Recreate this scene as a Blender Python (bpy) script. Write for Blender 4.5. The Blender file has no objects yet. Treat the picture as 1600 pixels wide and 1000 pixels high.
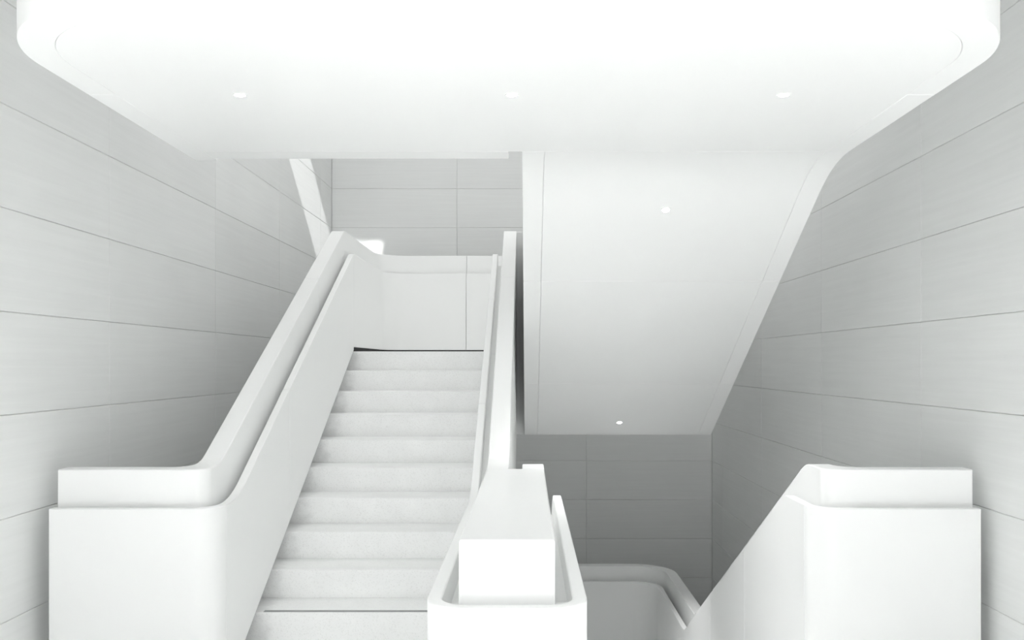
import bpy, bmesh, math, random
from mathutils import Vector, Matrix

random.seed(7)
sc = bpy.context.scene
COL = sc.collection

# ------------------------------------------------------------------ camera
EYE = 1.656
cam_d = bpy.data.cameras.new('camera')
cam_d.sensor_width = 36.0
cam_d.lens = 36.0 * 1403.0 / 1600.0
cam_d.shift_x = -24.6 / 1600.0
cam_d.shift_y = 68.4 / 1600.0
cam_d.clip_start = 0.05
cam_d.clip_end = 200
cam = bpy.data.objects.new('camera', cam_d)
COL.objects.link(cam)
cam.location = (0.06, 0.0, EYE)
cam.rotation_euler = (math.radians(90), 0, 0)
sc.camera = cam

# ------------------------------------------------------------------ world, light, exposure
K = dict(world=0.03, hall=670.0, fill=100.0, fill_hi=160.0, well=63.0, down=7.0, slope=84.0, shaft=4.6)
w = bpy.data.worlds.new('overcast')
sc.world = w
w.use_nodes = True
w.node_tree.nodes['Background'].inputs[0].default_value = (0.97, 1.0, 0.985, 1)
w.node_tree.nodes['Background'].inputs[1].default_value = K['world']
sc.view_settings.view_transform = 'Standard'
sc.view_settings.look = 'None'
sc.view_settings.gamma = 1.0
sc.view_settings.use_curve_mapping = False
sc.view_settings.exposure = 0.17
sc.cycles.max_bounces = 14
sc.cycles.diffuse_bounces = 10
sc.cycles.use_denoising = True


def area_light(name, loc, target, sx, sy, power, spread=180.0, up='Y'):
    d = bpy.data.lights.new(name, 'AREA')
    d.shape = 'RECTANGLE'
    d.size, d.size_y = sx, sy
    d.energy = power
    d.spread = math.radians(spread)
    o = bpy.data.objects.new(name, d)
    COL.objects.link(o)
    o.location = loc
    v = Vector(target) - Vector(loc)
    o.rotation_euler = v.to_track_quat('-Z', up).to_euler()
    return o


# sun shaft from a narrow area light high over the flight: it falls on the left wall and into the rear corner
SD = Vector((-0.33, 1.0, -0.72)).normalized()
S0 = Vector((-2.48, 10.60, 2.75))
shaft = area_light('sun_shaft', S0 - SD * 5.3, S0, 1.5, 0.66, K['shaft'], spread=1.2)
ux = (Vector((1, 0, 0)) - SD * SD.x).normalized()
uz = -SD
shaft.rotation_euler = Matrix((ux, uz.cross(ux), uz)).transposed().to_euler()

# added unseen fill over the camera, to bounce off the floor onto the soffits
area_light('hall_down_fill', (0.0, -2.4, 9.0), (0.0, -2.4, 0.0), 5.0, 4.0, K['hall'], spread=50)
# added unseen fills behind the camera, standing in for hall daylight
area_light('hall_front_fill', (0.0, -6.5, 1.3), (0.0, 0.0, 1.3), 7.0, 2.4, K['fill'])
area_light('hall_front_fill_upper', (0.0, -6.5, 4.4), (0.0, 0.0, 4.4), 7.0, 3.4, K['fill_hi'])
# added unseen fill over the stair well, to lift the rear walls
area_light('well_top_fill', (0.0, 7.2, 6.0), (0.0, 7.2, 0.0), 3.8, 3.4, K['well'])


# ------------------------------------------------------------------ materials


def nodes(m):
    m.use_nodes = True
    nt = m.node_tree
    return nt, nt.nodes, nt.links, nt.nodes['Principled BSDF']


def mat_plain(name, c, rough=0.4, spec=0.4, vary=0.015, scale=6.0):
    m = bpy.data.materials.new(name)
    nt, N, L, b = nodes(m)
    b.inputs['Roughness'].default_value = rough
    b.inputs['Specular IOR Level'].default_value = spec
    tc = N.new('ShaderNodeTexCoord')
    n = N.new('ShaderNodeTexNoise')
    n.inputs['Scale'].default_value = scale
    n.inputs['Detail'].default_value = 5
    L.new(tc.outputs['Object'], n.inputs['Vector'])
    r = N.new('ShaderNodeMapRange')
    r.inputs['To Min'].default_value = 1 - vary
    r.inputs['To Max'].default_value = 1 + vary
    L.new(n.outputs['Fac'], r.inputs['Value'])
    mx = N.new('ShaderNodeVectorMath')
    mx.operation = 'SCALE'
    mx.inputs[0].default_value = c
    L.new(r.outputs['Result'], mx.inputs['Scale'])
    L.new(mx.outputs['Vector'], b.inputs['Base Color'])
    return m


def mat_wall(name, c, along):
    """large fibre-cement panels with faint streaks along the panel and a small difference panel to panel"""
    m = bpy.data.materials.new(name)
    nt, N, L, b = nodes(m)
    b.inputs['Roughness'].default_value = 0.55
    b.inputs['Specular IOR Level'].default_value = 0.3
    tc = N.new('ShaderNodeTexCoord')
    mp = N.new('ShaderNodeMapping')
    mp.inputs['Scale'].default_value = (1.0, 0.8, 26.0) if along == 'Y' else (0.8, 1.0, 26.0)
    geo = N.new('ShaderNodeNewGeometry')
    L.new(geo.outputs['Position'], mp.inputs['Vector'])
    n = N.new('ShaderNodeTexNoise')
    n.inputs['Scale'].default_value = 1.6
    n.inputs['Detail'].default_value = 7
    n.inputs['Roughness'].default_value = 0.6
    L.new(mp.outputs['Vector'], n.inputs['Vector'])
    n2 = N.new('ShaderNodeTexNoise')
    n2.inputs['Scale'].default_value = 1.3
    n2.inputs['Detail'].default_value = 3
    L.new(geo.outputs['Position'], n2.inputs['Vector'])
    oi = N.new('ShaderNodeObjectInfo')
    a = N.new('ShaderNodeMath'); a.operation = 'MULTIPLY_ADD'
    a.inputs[1].default_value = 0.10; a.inputs[2].default_value = 0.95
    L.new(n.outputs['Fac'], a.inputs[0])
    a2 = N.new('ShaderNodeMath'); a2.operation = 'MULTIPLY_ADD'
    a2.inputs[1].default_value = 0.08
    L.new(n2.outputs['Fac'], a2.inputs[0]); L.new(a.outputs[0], a2.inputs[2])
    a3 = N.new('ShaderNodeMath'); a3.operation = 'MULTIPLY_ADD'
    a3.inputs[1].default_value = 0.045
    L.new(oi.outputs['Random'], a3.inputs[0]); L.new(a2.outputs[0], a3.inputs[2])
    s = N.new('ShaderNodeMath'); s.operation = 'SUBTRACT'
    s.inputs[1].default_value = 0.11
    L.new(a3.outputs[0], s.inputs[0])
    mx = N.new('ShaderNodeVectorMath'); mx.operation = 'SCALE'
    mx.inputs[0].default_value = c
    L.new(s.outputs[0], mx.inputs['Scale'])
    L.new(mx.outputs['Vector'], b.inputs['Base Color'])
    return m


def mat_terrazzo(name, c, recess_shade=None):
    m = bpy.data.materials.new(name)
    nt, N, L, b = nodes(m)
    b.inputs['Roughness'].default_value = 0.5
    geo = N.new('ShaderNodeNewGeometry')
    v = N.new('ShaderNodeTexVoronoi')
    v.inputs['Scale'].default_value = 210
    L.new(geo.outputs['Position'], v.inputs['Vector'])
    n = N.new('ShaderNodeTexNoise')
    n.inputs['Scale'].default_value = 7
    n.inputs['Detail'].default_value = 6
    L.new(geo.outputs['Position'], n.inputs['Vector'])
    bw = N.new('ShaderNodeRGBToBW')
    L.new(v.outputs['Color'], bw.inputs['Color'])
    r = N.new('ShaderNodeValToRGB')
    e = r.color_ramp.elements
    e[0].position = 0.10; e[0].color = (c[0] * .91, c[1] * .91, c[2] * .905, 1)
    e[1].position = 0.30; e[1].color = (*c, 1)
    L.new(bw.outputs['Val'], r.inputs['Fac'])
    mr = N.new('ShaderNodeMapRange')
    mr.inputs['From Min'].default_value = 0.3; mr.inputs['From Max'].default_value = 0.7
    mr.inputs['To Min'].default_value = 0.975; mr.inputs['To Max'].default_value = 1.015
    L.new(n.outputs['Fac'], mr.inputs['Value'])
    mx = N.new('ShaderNodeVectorMath'); mx.operation = 'SCALE'
    L.new(r.outputs['Color'], mx.inputs[0]); L.new(mr.outputs['Result'], mx.inputs['Scale'])
    if recess_shade is not None:                  # recess shade painted as a ragged dark seam along the foot of the parapet
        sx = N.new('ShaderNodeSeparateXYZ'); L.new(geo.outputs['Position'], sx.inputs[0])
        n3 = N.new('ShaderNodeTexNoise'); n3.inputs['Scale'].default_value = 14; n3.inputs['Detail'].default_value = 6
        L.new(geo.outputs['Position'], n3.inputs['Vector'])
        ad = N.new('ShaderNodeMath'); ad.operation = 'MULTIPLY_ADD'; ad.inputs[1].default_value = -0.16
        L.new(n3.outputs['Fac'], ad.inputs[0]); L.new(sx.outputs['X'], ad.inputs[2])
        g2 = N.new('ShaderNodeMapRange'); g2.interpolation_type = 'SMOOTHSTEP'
        g2.inputs['From Min'].default_value = recess_shade - 0.08; g2.inputs['From Max'].default_value = recess_shade + 0.03
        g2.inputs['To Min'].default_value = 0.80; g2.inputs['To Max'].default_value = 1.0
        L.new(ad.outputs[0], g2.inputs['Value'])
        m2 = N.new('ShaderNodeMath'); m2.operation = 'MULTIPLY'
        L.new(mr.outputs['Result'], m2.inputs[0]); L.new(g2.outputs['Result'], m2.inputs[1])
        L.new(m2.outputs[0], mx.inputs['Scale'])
    L.new(mx.outputs['Vector'], b.inputs['Base Color'])
    return m


def mat_emit(name, strength):
    m = bpy.data.materials.new(name)
    nt, N, L, b = nodes(m)
    b.inputs['Base Color'].default_value = (1, 1, 1, 1)
    b.inputs['Emission Color'].default_value = (1, 0.985, 0.96, 1)
    b.inputs['Emission Strength'].default_value = strength
    return m


WHITE = mat_plain('white_solid_surface', (0.91, 0.915, 0.91), 0.38, 0.35, 0.008, 3.0)
WALL_S = mat_wall('grey_panel_side', (0.835, 0.843, 0.836), 'Y')
WALL_B = mat_wall('grey_panel_rear', (0.835, 0.843, 0.836), 'X')
JOINT = mat_plain('joint_backing', (0.74, 0.75, 0.745), 0.8, 0.1)
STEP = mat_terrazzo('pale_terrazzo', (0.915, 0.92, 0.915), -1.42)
FLOOR = mat_terrazzo('pale_terrazzo_floor', (0.90, 0.905, 0.90))
GREYFLOOR = mat_terrazzo('grey_terrazzo', (0.14, 0.14, 0.14))
SKIRT = mat_plain('dark_shadow_gap', (0.05, 0.05, 0.05), 0.7, 0.2)
METAL = mat_plain('grey_metal', (0.30, 0.31, 0.31), 0.5, 0.3)
LAMP = mat_emit('lamp_lens', 14.0)

# ------------------------------------------------------------------ helpers


def mesh_obj(name, bm, mat, parent=None, bevel=0.0, smooth=True):
    bmesh.ops.recalc_face_normals(bm, faces=bm.faces[:])
    me = bpy.data.meshes.new(name)
    bm.to_mesh(me)
    bm.free()
    me.materials.append(mat)
    o = bpy.data.objects.new(name, me)
    COL.objects.link(o)
    if parent is not None:
        o.parent = parent
        o.matrix_parent_inverse = parent.matrix_world.inverted() if False else o.matrix_parent_inverse
        o.location = Vector((0, 0, 0)) - parent.location
    if bevel > 0:
        b = o.modifiers.new('bevel', 'BEVEL')
        b.width = bevel
        b.segments = 2
        b.limit_method = 'ANGLE'
        b.angle_limit = math.radians(40)
    if smooth:
        me.shade_smooth()
        try:
            me.set_sharp_from_angle(angle=math.radians(35))
        except Exception:
            pass
    return o


def bm_box(x0, x1, y0, y1, z0, z1):
    bm = bmesh.new()
    v = [bm.verts.new((x, y, z)) for z in (z0, z1) for (x, y) in ((x0, y0), (x1, y0), (x1, y1), (x0, y1))]
    for f in ((0, 1, 2, 3), (4, 5, 6, 7), (0, 1, 5, 4), (1, 2, 6, 5), (2, 3, 7, 6), (3, 0, 4, 7)):
        bm.faces.new([v[i] for i in f])
    return bm


def box(name, x0, x1, y0, y1, z0, z1, mat, parent=None, bevel=0.0):
    return mesh_obj(name, bm_box(x0, x1, y0, y1, z0, z1), mat, parent, bevel, smooth=False)


def prism_yz(name, pts, x0, x1, mat, parent=None, bevel=0.0):
    """polygon in the (y, z) plane pushed from x0 to x1"""
    bm = bmesh.new()
    a = [bm.verts.new((x0, y, z)) for y, z in pts]
    b = [bm.verts.new((x1, y, z)) for y, z in pts]
    bm.faces.new(a); bm.faces.new(b)
    n = len(pts)
    for i in range(n):
        j = (i + 1) % n
        bm.faces.new((a[i], a[j], b[j], b[i]))
    return mesh_obj(name, bm, mat, parent, bevel)


def prism_xy(name, pts, z0, z1, mat, parent=None, bevel=0.0):
    bm = bmesh.new()
    a = [bm.verts.new((x, y, z0)) for x, y in pts]
    b = [bm.verts.new((x, y, z1)) for x, y in pts]
    bm.faces.new(a); bm.faces.new(b)
    n = len(pts)
    for i in range(n):
        j = (i + 1) % n
        bm.faces.new((a[i], a[j], b[j], b[i]))
    return mesh_obj(name, bm, mat, parent, bevel)


def thing(name, label, cat, loc=(0, 0, 0), group=None):
    o = bpy.data.objects.new(name, None)
    COL.objects.link(o)
    o.location = loc
    o['label'] = label
    o['category'] = cat
    if group:
        o['group'] = group
    return o


def soft(breaks, z0, y_ref):
    """piecewise linear height z(y): slope 0 before the first break; breaks = [(y, slope after, half-width of rounding)]"""
    def f(y):
        z, s, yy = z0, 0.0, y_ref
        for (yb, sn, wd) in breaks:
            if y <= yb - wd:
                return z + s * (y - yy)
            if y < yb + wd:
                return z + s * (y - yy) + (sn - s) * (y - yb + wd) ** 2 / (4 * wd)
            z = z + s * (yb - yy)
            yy, s = yb, sn
        return z + s * (y - yy)
    return f


class Path:
    """axis-aligned plan path with filleted corners; parts are strips between two offsets to its left"""
    def __init__(self, corners, radii, stations, mirror=False):
        self.c = [Vector(p) for p in corners]
        self.r = radii            # one function r(offset) for each inner corner
        self.st = stations        # for each segment: list of coordinates along the segment's axis
        self.m = mirror
        n = len(self.c) - 1
        self.d = [(self.c[i + 1] - self.c[i]).normalized() for i in range(n)]
        self.ax = [0 if abs(d.x) > .5 else 1 for d in self.d]

    def left(self, i):
        d = self.d[i]
        return Vector((-d.y, d.x))

    def corner(self, k, off):                      # corner between segment k-1 and k
        return self.c[k] + self.left(k - 1) * off + self.left(k) * off

    def seg_point(self, i, coord, off):
        p = self.c[i] + self.left(i) * off
        a = self.ax[i]
        s = self.d[i][a]
        lo, hi = -1e9, 1e9
        if i > 0:
            lo = (self.corner(i, off)[a] * s) + self.r[i - 1](off)
        if i < len(self.d) - 1:
            hi = (self.corner(i + 1, off)[a] * s) - self.r[i](off)
        t = min(max(coord * s, lo), hi) * s
        q = p.copy(); q[a] = t
        return q

    def arc_point(self, k, t, off):
        C = self.corner(k, off)
        r = self.r[k - 1](off)
        d0, d1 = self.d[k - 1], self.d[k]
        cen = C - d0 * r + d1 * r
        a = t * math.pi / 2
        return cen + (-d1 * math.cos(a) + d0 * math.sin(a)) * r

    def marks(self, start, end, na=8):
        """start, end = (segment, coordinate)"""
        out = []
        for i in range(len(self.d)):
            s = self.d[i][self.ax[i]]
            if start[0] <= i <= end[0]:
                cs = sorted(self.st[i], key=lambda v: v * s)
                if i == start[0]:
                    out.append(('S', i, start[1]))
                    cs = [v for v in cs if v * s > start[1] * s + .004]
                if i == end[0]:
                    cs = [v for v in cs if v * s < end[1] * s - .004]
                out += [('S', i, v) for v in cs]
                if i == end[0]:
                    out.append(('S', i, end[1]))
                elif i < end[0]:
                    out += [('A', i + 1, k / na) for k in range(na + 1)]
        return out

    def pts(self, start, end, off):
        P = []
        for kind, i, v in self.marks(start, end):
            P.append(self.seg_point(i, v, off) if kind == 'S' else self.arc_point(i, v, off))
        return P

    def strip(self, name, start, end, o0, o1, ztop, zbot, mat, parent, bevel=0.004):
        A, B = self.pts(start, end, o0), self.pts(start, end, o1)
        bm = bmesh.new()
        rings = []
        mx = -1 if self.m else 1
        last = None
        for a, b in zip(A, B):
            if last and (a - last[0]).length < 1e-4 and (b - last[1]).length < 1e-4:
                continue
            last = (a, b)
            f = lambda fn, q: fn(mx * q.x, q.y)
            rings.append([bm.verts.new((mx * q.x, q.y, f(fn, q))) for q, fn in ((a, zbot), (b, zbot), (b, ztop), (a, ztop))])
        for r0, r1 in zip(rings, rings[1:]):
            for k in range(4):
                j = (k + 1) % 4
                vs = []
                for v in (r0[k], r0[j], r1[j], r1[k]):
                    vs.append(v)
                bm.faces.new(vs)
        bm.faces.new(rings[0]); bm.faces.new(rings[-1])
        bmesh.ops.remove_doubles(bm, verts=bm.verts[:], dist=2e-5)
        bmesh.ops.dissolve_degenerate(bm, edges=bm.edges[:], dist=1e-5)
        return mesh_obj(name, bm, mat, parent, bevel)


def const(z):
    return lambda x, y: z


# ------------------------------------------------------------------ dimensions
R, T = 0.16, 0.30
S = R / T
Y0 = 4.824                       # nosing at z = 0.32
ZN = lambda y: 0.32 + S * (y - Y0)
Y_LAND = Y0 + 9 * T              # 7.524, edge of the half landing, z = 1.76
Z_LAND = 1.76
IN = 1.398                       # stair-side face of the outer parapets
CIN = 0.233                      # stair-side face of the central parapets
T1, G, T2 = 0.043, 0.080, 0.186  # parapet skin, start of guard, end of guard (offsets)
ZL, ZU = 0.975, 1.150
Y_FAR = 9.20

up_in = soft([(4.516, S, .14), (Y_LAND, 0, .05)], ZL, 4.0)
up_out = soft([(4.483, S, .10), (Y_LAND, 0, .04)], ZU, 4.0)
dn_in = soft([(4.690, -S, .06), (4.690 + (ZL + .63) / S, 0, .06)], ZL, 4.0)
dn_out = soft([(4.585, -S, .07), (4.585 + (ZU + .48) / S, 0, .06)], ZU, 4.0)
Z_SOF = 2.662
sof = soft([(4.476, -S, .217), (7.477, 0, .045)], Z_SOF, 4.0)      # underside of the return flight


def spread(a, b, n):
    return [a + (b - a) * i / n for i in range(n + 1)]


YS = sorted(set([round(v, 4) for v in spread(4.30, 4.90, 15) + [4.5215, 4.5235] + spread(4.9, 7.4, 8) + spread(7.40, 7.66, 10)
                 + spread(7.66, 7.86, 5)]))

# ------------------------------------------------------------------ setting: walls of grey panels
XL, XR, YB = -2.27, 2.25, 10.67
PH, PZ0 = 0.462, EYE + 0.2325
ROWS = list(range(-10, 11))
JY = [-1.84, -0.13, 1.58, 3.29, 5.00, 6.70, 8.42, 10.10, YB]
GAP = 0.001


def panels_on(parent, spans, rows, plane, axis, mat):
    cache = {}
    for a, b in spans:
        for k in rows:
            z0, z1 = PZ0 + k * PH, PZ0 + (k + 1) * PH
            key = round(b - a, 3)
            if key not in cache:
                wd = b - a - 2 * GAP
                hh = PH / 2 - GAP
                if axis == 'Y':
                    s = 1 if plane < 0 else -1
                    bm = bm_box(min(0, -s * .025), max(0, -s * .025), -wd / 2, wd / 2, -hh, hh)
                else:
                    bm = bm_box(-wd / 2, wd / 2, 0, .025, -hh, hh)
                bmesh.ops.bevel(bm, geom=bm.edges[:], offset=0.003, segments=1, affect='EDGES')
                o = mesh_obj('wall_panel', bm, mat, parent, 0, smooth=False)
                cache[key] = o.data
            else:
                o = bpy.data.objects.new('wall_panel', cache[key])
                COL.objects.link(o)
                o.parent = parent
            c = (a + b) / 2
            o.location = (plane, c, (z0 + z1) / 2) if axis == 'Y' else (c, plane, (z0 + z1) / 2)


ZB, ZT = PZ0 - 10 * PH, PZ0 + 11 * PH


def structure(o):
    o['kind'] = 'structure'
    return o


wl = structure(box('wall_left', XL - .20, XL - .012, JY[0], YB + .2, ZB, ZT, JOINT))
panels_on(wl, list(zip(JY, JY[1:])), ROWS, XL, 'Y', WALL_S)
wr = structure(box('wall_right', XR + .012, XR + .20, JY[0], YB + .2, ZB, ZT, JOINT))
panels_on(wr, list(zip(JY, JY[1:])), ROWS, XR, 'Y', WALL_S)
wb = structure(box('wall_back', XL - .012, XR + .012, YB + .012, YB + .2, ZB, ZT, JOINT))
JX = [XL, -0.781, 0.755, XR]
panels_on(wb, list(zip(JX, JX[1:])), ROWS, YB, 'X', WALL_B)

# floors: the hall in front of the stairs and the level below
structure(prism_xy('floor', [(-6, -9), (6, -9), (6, JY[0]), (XR, JY[0]), (XR, 4.30), (1.398, 4.30), (1.398, 4.985),
                             (.233, 4.985), (.233, 4.30), (-.233, 4.30), (-.233, 4.523), (-1.398, 4.523), (-1.398, 4.30),
                             (XL, 4.30), (XL, JY[0]), (-6, JY[0])], -0.30, 0.0, FLOOR))
structure(box('floor_lower', XL, XR, 1.0, YB, -3.05, -2.90, GREYFLOOR))
structure(box('ceiling', XL, XR, 5.2, YB, 6.10, 6.30, WHITE))

# ------------------------------------------------------------------ rising flight
fl = thing('stair_flight', 'pale speckled terrazzo stairs rising on the left between white parapets', 'stairs', (-.82, 4.524, 0))
for i in range(11):
    y, z = 4.524 + i * T, (i + 1) * R
    dep = T if i < 10 else .02
    box('step', -IN - .075, -CIN - .002, y, y + dep, max(z - .34, 0.001), z, STEP, fl, .004)
prism_yz('flight_underside', [(5.2, -.02), (Y_LAND, ZN(Y_LAND) - .36), (Y_LAND, ZN(Y_LAND) - .70), (6.1, -.03)], -IN + .004, -CIN - .004,
         WHITE, fl)
for k in range(2):
    st = box('nosing_strip', -IN + .035, -CIN - .004, 4.831 + k * .019, 4.844 + k * .019, .3195, .3214, METAL, fl)

# ------------------------------------------------------------------ half landing
hl = thing('half_landing', 'white half landing at the head of the rising stairs', 'landing', (0, 8.3, 1.06))
prism_xy('landing_slab', [(-IN + .003, 7.546), (-CIN, 7.546), (-CIN, 7.66), (CIN, 7.66), (CIN, 7.5), (IN, 7.5), (IN, Y_FAR - .003), (-IN + .003, Y_FAR - .003)],
         1.09, Z_LAND, STEP, hl)
box('soffit_panel', -IN, IN, 7.72, Y_FAR, 1.061, 1.087, WHITE, hl, .003)

# ------------------------------------------------------------------ outer parapet of the rising flight and the landing
far_r = lambda o: .24 + o


def front_r(o):
    return .12 - .6 * o if o < .09 else .07 + .3 * (o - .08)


lp = Path([(-2.19, 4.216), (-IN, 4.216), (-IN, Y_FAR), (IN, Y_FAR), (IN, 7.55)],
          [front_r, far_r, far_r],
          [[-1.9], YS + [8.4], [-.5, .5], [8.4]])
bl = thing('stair_parapet', 'tall white parapet left of the rising stairs with front block and landing wall', 'parapet', (-1.5, 4.3, 0))
zin = lambda x, y: up_in(y)
zout = lambda x, y: up_out(y)
zlow = lambda x, y: max(0.0, ZN(y) - .70) if y < 7.5 else 1.061
g = .0015
zfoot = lambda x, y: 0.0 if y < 4.5222 else ZN(y) + .008
lp.strip('lower_panel', (0, -2.19), (1, 4.347 - g), 0, T1, zin, zfoot, WHITE, bl)
lp.strip('lower_panel', (1, 4.347 + g), (1, 5.50 - g), 0, T1, zin, zfoot, WHITE, bl)
lp.strip('lower_panel', (1, 5.50 + g), (1, Y_LAND + .004), 0, T1, zin, zfoot, WHITE, bl)
lp.strip('lower_panel', (1, Y_LAND + .006), (2, -.572 - g), 0, T1, zin, const(Z_LAND + .036), WHITE, bl)
lp.strip('lower_panel', (2, -.572 + g), (3, 7.55), 0, T1, zin, const(Z_LAND + .036), WHITE, bl)
lp.strip('shadow_gap', (1, Y_LAND + .006), (3, 7.55), .020, T1 - .004, const(Z_LAND + .036), const(1.10), SKIRT, bl, 0)
lp.strip('upper_panel', (0, -2.19), (1, 6.62 - g), G, T2, zout, zlow, WHITE, bl, .005)
lp.strip('upper_panel', (1, 6.62 + g), (2, -.572 - g), G, T2, zout, zlow, WHITE, bl, .005)
lp.strip('upper_panel', (2, -.572 + g), (3, 7.55), G, T2, zout, zlow, WHITE, bl, .005)
lp.strip('channel_base', (0, -2.189), (1, 5.50 - g), T1, G, lambda x, y: up_in(y) - .22, lambda x, y: up_in(y) - .25, WHITE, bl, 0)
lp.strip('channel_base', (1, 5.50 + g), (2, -.572 - g), T1, G, lambda x, y: up_in(y) - .22, lambda x, y: up_in(y) - .25, WHITE, bl, 0)
lp.strip('channel_base', (2, -.572 + g), (3, 7.55), T1, G, lambda x, y: up_in(y) - .22, lambda x, y: up_in(y) - .25, WHITE, bl, 0)

# ------------------------------------------------------------------ outer parapet of the descending flight
rp = Path([(-2.19, 4.216), (-IN, 4.216), (-IN, 9.41), (IN, 9.41), (IN, 7.75)],
          [front_r, far_r, far_r],
          [[-1.9], YS + [8.5], [-.5, .5], [8.5]], mirror=True)
br = thing('stair_parapet', 'tall white parapet right of the sunken stairs with front block and lower landing wall', 'parapet', (1.5, 4.3, 0))
zin = lambda x, y: dn_in(y)
zout = lambda x, y: dn_out(y)
zlow = lambda x, y: min(0.0, max(-2.1, dn_in(y) - 1.6)) if y > 4.6 else 0.0
rp.strip('lower_panel', (0, -2.19), (1, 4.347 - g), 0, T1, zin, zlow, WHITE, br)
rp.strip('lower_panel', (1, 4.347 + g), (1, 5.55 - g), 0, T1, zin, zlow, WHITE, br)
rp.strip('lower_panel', (1, 5.55 + g), (1, 6.60 - g), 0, T1, zin, zlow, WHITE, br)
rp.strip('lower_panel', (1, 6.60 + g), (3, 7.75), 0, T1, zin, zlow, WHITE, br)
rp.strip('upper_panel', (0, -2.19), (1, 6.40 - g), G, T2, zout, zlow, WHITE, br, .005)
rp.strip('upper_panel', (1, 6.40 + g), (3, 7.75), G, T2, zout, zlow, WHITE, br, .005)
rp.strip('channel_base', (0, -2.189), (1, 6.40 - g), T1, G, lambda x, y: dn_in(y) - .22, lambda x, y: dn_in(y) - .25, WHITE, br, 0)
rp.strip('channel_base', (1, 6.40 + g), (3, 7.75), T1, G, lambda x, y: dn_in(y) - .22, lambda x, y: dn_in(y) - .25, WHITE, br, 0)

# ------------------------------------------------------------------ central parapet: rim, newel block, guards
ct = thing('central_parapet', 'white central newel block in a rounded tray, running up between the stairs', 'parapet', (0, 2.5, 0))
cp = Path([(-CIN, 7.66), (-CIN, 2.497), (CIN, 2.497), (CIN, 7.66)],
          [lambda o: .125 - o, lambda o: .125 - o],
          [YS + [3.5], [0.0], YS + [3.5]])
zin = lambda x, y: up_in(y) if x < 0 else dn_in(y)
zlow = lambda x, y: (max(0.0, ZN(y) - .70) if x < 0 else (0.0 if y < 4.95 else max(-2.1, dn_in(y) - 1.6)))
cp.strip('lower_panel', (0, 7.66), (0, 6.70 + g), 0, T1, zin, zlow, WHITE, ct)
cp.strip('lower_panel', (0, 6.70 - g), (0, 5.35 + g), 0, T1, zin, zlow, WHITE, ct)
cp.strip('lower_panel', (0, 5.35 - g), (2, 5.35 - g), 0, T1, zin, zlow, WHITE, ct, .005)
cp.strip('lower_panel', (2, 5.35 + g), (2, 7.66), 0, T1, zin, zlow, WHITE, ct)
zc = lambda x, y: (up_in(y) if x < 0 else dn_in(y)) - .10
zc2 = lambda x, y: (up_in(y) if x < 0 else dn_in(y)) - .13
cp.strip('channel_base', (0, 7.66), (0, 6.10 + g), T1, CIN - .14, zc, zc2, WHITE, ct, 0)
cp.strip('channel_base', (0, 6.10 - g), (0, 2.95 + g), T1, CIN - .14, zc, zc2, WHITE, ct, 0)
cp.strip('channel_base', (0, 2.95 - g), (2, 2.95 - g), T1, .092, zc, zc2, WHITE, ct, 0)
cp.strip('channel_base', (2, 2.95 + g), (2, 4.66), T1, CIN - .14, zc, zc2, WHITE, ct, 0)
# newel block: solid front, then the two guards either side of the narrow well
WELL = 0.033
nb = bm_box(-.139, .139, 2.583, 4.326, 0.0, ZU)
newel = mesh_obj('newel_block', nb, WHITE, ct, .007)


def guard(name, x0, x1, ya, yb, ztop, zbot, parent, bevel=.005):
    ys = sorted(set([ya, yb] + [v for v in YS if ya + .004 < v < yb - .004]))
    bm = bmesh.new()
    rings = []
    for y in ys:
        rings.append([bm.verts.new(p) for p in ((x0, y, zbot(y)), (x1, y, zbot(y)), (x1, y, ztop(y)), (x0, y, ztop(y)))])
    for a, b in zip(rings, rings[1:]):
        for k in range(4):
            j = (k + 1) % 4
            bm.faces.new((a[k], a[j], b[j], b[k]))
    bm.faces.new(rings[0]); bm.faces.new(rings[-1])
    return mesh_obj(name, bm, WHITE, parent, bevel)


zl_c = lambda y: max(0.0, ZN(y) - .70)
guard('upper_panel', -.14, -WELL, 4.3265, 6.645, up_out, zl_c, ct)
guard('upper_panel', -.14, -WELL, 6.648, 7.58, up_out, zl_c, ct)
guard('upper_panel', WELL, .14, 4.3265, 6.40, dn_out, lambda y: 0.0 if y < 4.6 else max(-2.1, dn_in(y) - 1.6), ct)
guard('upper_panel', WELL, .14, 6.403, 7.70, dn_out, lambda y: max(-2.1, dn_in(y) - 1.6), ct)
box('well_end_panel', -.14, .14, 7.582, 7.655, 1.061, Z_LAND + 1.012, WHITE, ct, .004)

# ------------------------------------------------------------------ return flight overhead (white sloping soffit)
rf = thing('return_flight', 'white sloping underside of the flight overhead on the right', 'stairs', (.8, 4.26, 2.66))
ret_top = lambda y: Z_LAND + 1.012 + S * max(0, 7.524 - max(y, 4.5))


def soffit(name, ya, yb, x0, x1, parent):
    ys = sorted(set([ya, yb] + [v for v in spread(4.26, 4.75, 14) + spread(7.40, 7.56, 8) if ya + .004 < v < yb - .004]))
    low = [(y, sof(y)) for y in ys]
    top = [(y, z + .035) for y, z in reversed(low)]
    return prism_yz(name, low + top, x0, x1, WHITE, parent, .0015)


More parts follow.
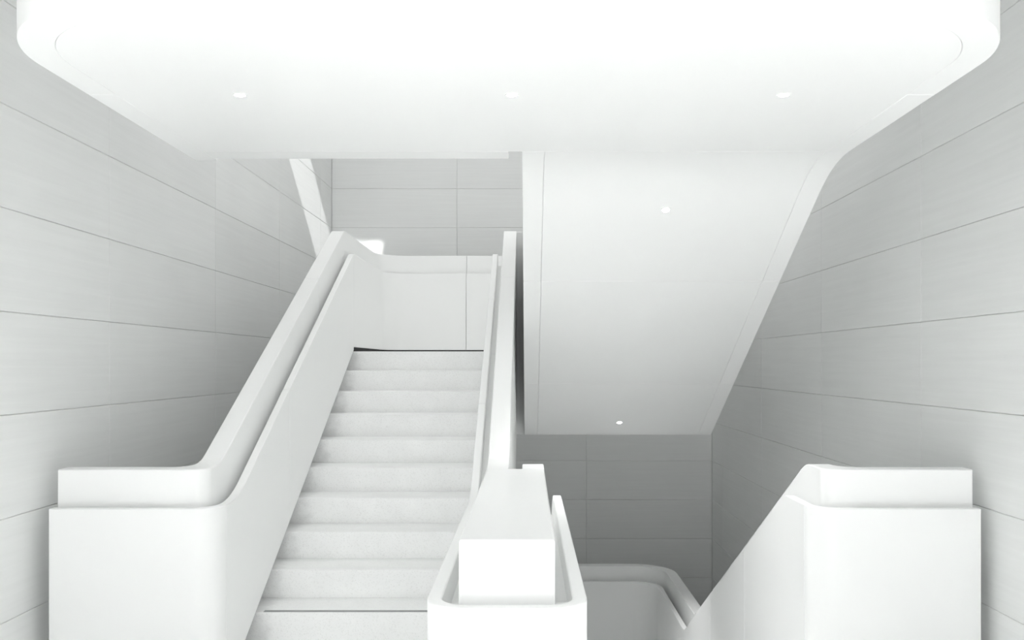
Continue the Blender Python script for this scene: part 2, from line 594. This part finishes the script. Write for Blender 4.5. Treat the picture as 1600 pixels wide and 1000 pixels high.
YJ = [4.2605, 5.43, 6.643, 7.70]
for a, b in zip(YJ, YJ[1:]):
    soffit('soffit_panel', a + .001, b - .001, .141, 1.477, rf)
YSG = YS
for (x0, x1) in ((WELL, .14), (1.478, 1.584)):
    for a, b in ((4.2615, 5.429), (5.431, 6.642), (6.644, 7.548 if x0 > 1 else 7.58)):
        guard('edge_panel', x0, x1, a, b, ret_top, sof, rf, .002)
for i in range(11):
    z = Z_LAND + (i + 1) * R
    y1 = 7.524 - i * T
    if i < 10:
        box('step', .1425, 1.4755, y1 - T, y1, z - .30, z, STEP, rf, .004)
prism_yz('flight_slab', [(7.50, 1.45), (7.50, 1.10), (4.56, 2.70), (4.52, 3.20)], .145, 1.473, WHITE, rf)

# ------------------------------------------------------------------ upper landing (the broad plate across the top)
ul = thing('upper_landing', 'broad white landing with rounded front corners across the top', 'landing', (0, 3.4, Z_SOF))
RO = 0.515
upth = Path([(-1.584, 4.4515), (-1.584, 2.509), (1.584, 2.509), (1.584, 4.2605)],
            [lambda o: RO - o, lambda o: RO - o],
            [[4.0], [0.0], [4.0]])
zt, zb = const(3.52 + 1.012), const(Z_SOF)
Path.na = 16
_old = upth.marks
upth.marks = lambda s, e, na=20: _old(s, e, 20)
upth.strip('edge_panel', (0, 4.4515), (0, 3.359), 0, .106, zt, zb, WHITE, ul, .003)
upth.strip('edge_panel', (0, 3.356), (2, 3.356), 0, .106, zt, zb, WHITE, ul, .003)
upth.strip('edge_panel', (2, 3.359), (2, 4.2605), 0, .106, zt, zb, WHITE, ul, .003)
inner = upth.pts((0, 4.2575), (2, 4.2575), .107)
prism_xy('soffit_panel', [(p.x, p.y) for p in inner], Z_SOF, Z_SOF + .035, WHITE, ul, .0015)
inner = upth.pts((0, 4.45), (2, 4.45), .109)
prism_xy('landing_slab', [(p.x, p.y) for p in inner], 3.30, 3.52, STEP, ul)
pts = [(4.2615, Z_SOF), (4.40, Z_SOF)] + [(4.40 + .0515 * math.sin(a), Z_SOF + .0515 * (1 - math.cos(a))) for a in
                                          [k * math.pi / 12 for k in range(1, 7)]] + [(4.4515, 3.29), (4.2615, 3.29)]
prism_yz('edge_beam', pts, -1.4755, -WELL, WHITE, ul)

# ------------------------------------------------------------------ descending flight and lower landing
df = thing('stair_flight', 'shadowed stairs sinking away on the right behind the newel block', 'stairs', (.8, 4.99, -1.44))
for i in range(9):
    y, z = 4.985 + i * T, -(i + 1) * R
    box('step', CIN + .002, IN - .002, y + .001, y + T, z - .30, z, STEP, df, .004)
ll = thing('lower_landing', 'shadowed lower landing behind the sunken stairs', 'landing', (0, 8.5, -1.74))
prism_xy('landing_slab', [(-IN + .003, 7.69), (IN - .003, 7.69), (IN - .003, 9.407), (-IN + .003, 9.407)], -1.74, -1.44, STEP, ll)

# ------------------------------------------------------------------ recessed downlights


def disc_bm(r0, r1, z0, z1, n=24):
    """ring (r0 > 0) or closed disc (r0 = 0) of small thickness"""
    bm = bmesh.new()
    lo = [bm.verts.new((r1 * math.cos(a), r1 * math.sin(a), z0)) for a in [2 * math.pi * k / n for k in range(n)]]
    hi = [bm.verts.new((r1 * math.cos(a), r1 * math.sin(a), z1)) for a in [2 * math.pi * k / n for k in range(n)]]
    if r0 > 0:
        li = [bm.verts.new((r0 * math.cos(a), r0 * math.sin(a), z0)) for a in [2 * math.pi * k / n for k in range(n)]]
        ti = [bm.verts.new((r0 * math.cos(a), r0 * math.sin(a), z1)) for a in [2 * math.pi * k / n for k in range(n)]]
    for k in range(n):
        j = (k + 1) % n
        bm.faces.new((lo[k], lo[j], hi[j], hi[k]))
        if r0 > 0:
            bm.faces.new((li[k], li[j], ti[j], ti[k]))
            bm.faces.new((lo[k], lo[j], li[j], li[k]))
            bm.faces.new((hi[k], hi[j], ti[j], ti[k]))
    if r0 == 0:
        bm.faces.new(lo); bm.faces.new(hi)
    return bm


def downlight(x, y, z, tilt, label, power, cone=120):
    t = thing('recessed_downlight', label, 'downlight', (x, y, z), 'recessed downlights in the white soffits')
    tr = mesh_obj('trim_ring', disc_bm(.020, .026, -.002, .0005), WHITE, None, 0)
    ln = mesh_obj('lens', disc_bm(0, .0195, -.0015, .0003), LAMP, None, 0)
    for o in (tr, ln):
        o.parent = t
    d = bpy.data.lights.new('downlight_bulb', 'SPOT')
    d.energy = power
    d.spot_size = math.radians(cone)
    d.spot_blend = 0.9
    d.shadow_soft_size = 0.02
    lo = bpy.data.objects.new('downlight_bulb', d)
    COL.objects.link(lo)
    lo.parent = t
    lo.location = (0, 0, -.03)
    lo.rotation_euler = (-tilt, 0, 0)          # the lamp hangs plumb in a tilted trim
    t.rotation_euler = (tilt, 0, 0)
    return t


tl = -math.atan(S)
downlight(-1.017, 3.36, Z_SOF, 0, 'small round ceiling downlight over the left block', K['down'])
downlight(0.0, 3.36, Z_SOF, 0, 'small round ceiling downlight over the central newel block', K['down'])
downlight(1.018, 3.36, Z_SOF, 0, 'small round ceiling downlight over the right block', K['down'])
downlight(.80, 4.815, sof(4.815), tl, 'faint round downlight high on the sloping soffit', K['slope'], 84)
downlight(.80, 7.25, sof(7.25), tl, 'bright round downlight at the foot of the sloping soffit', K['slope'], 84)
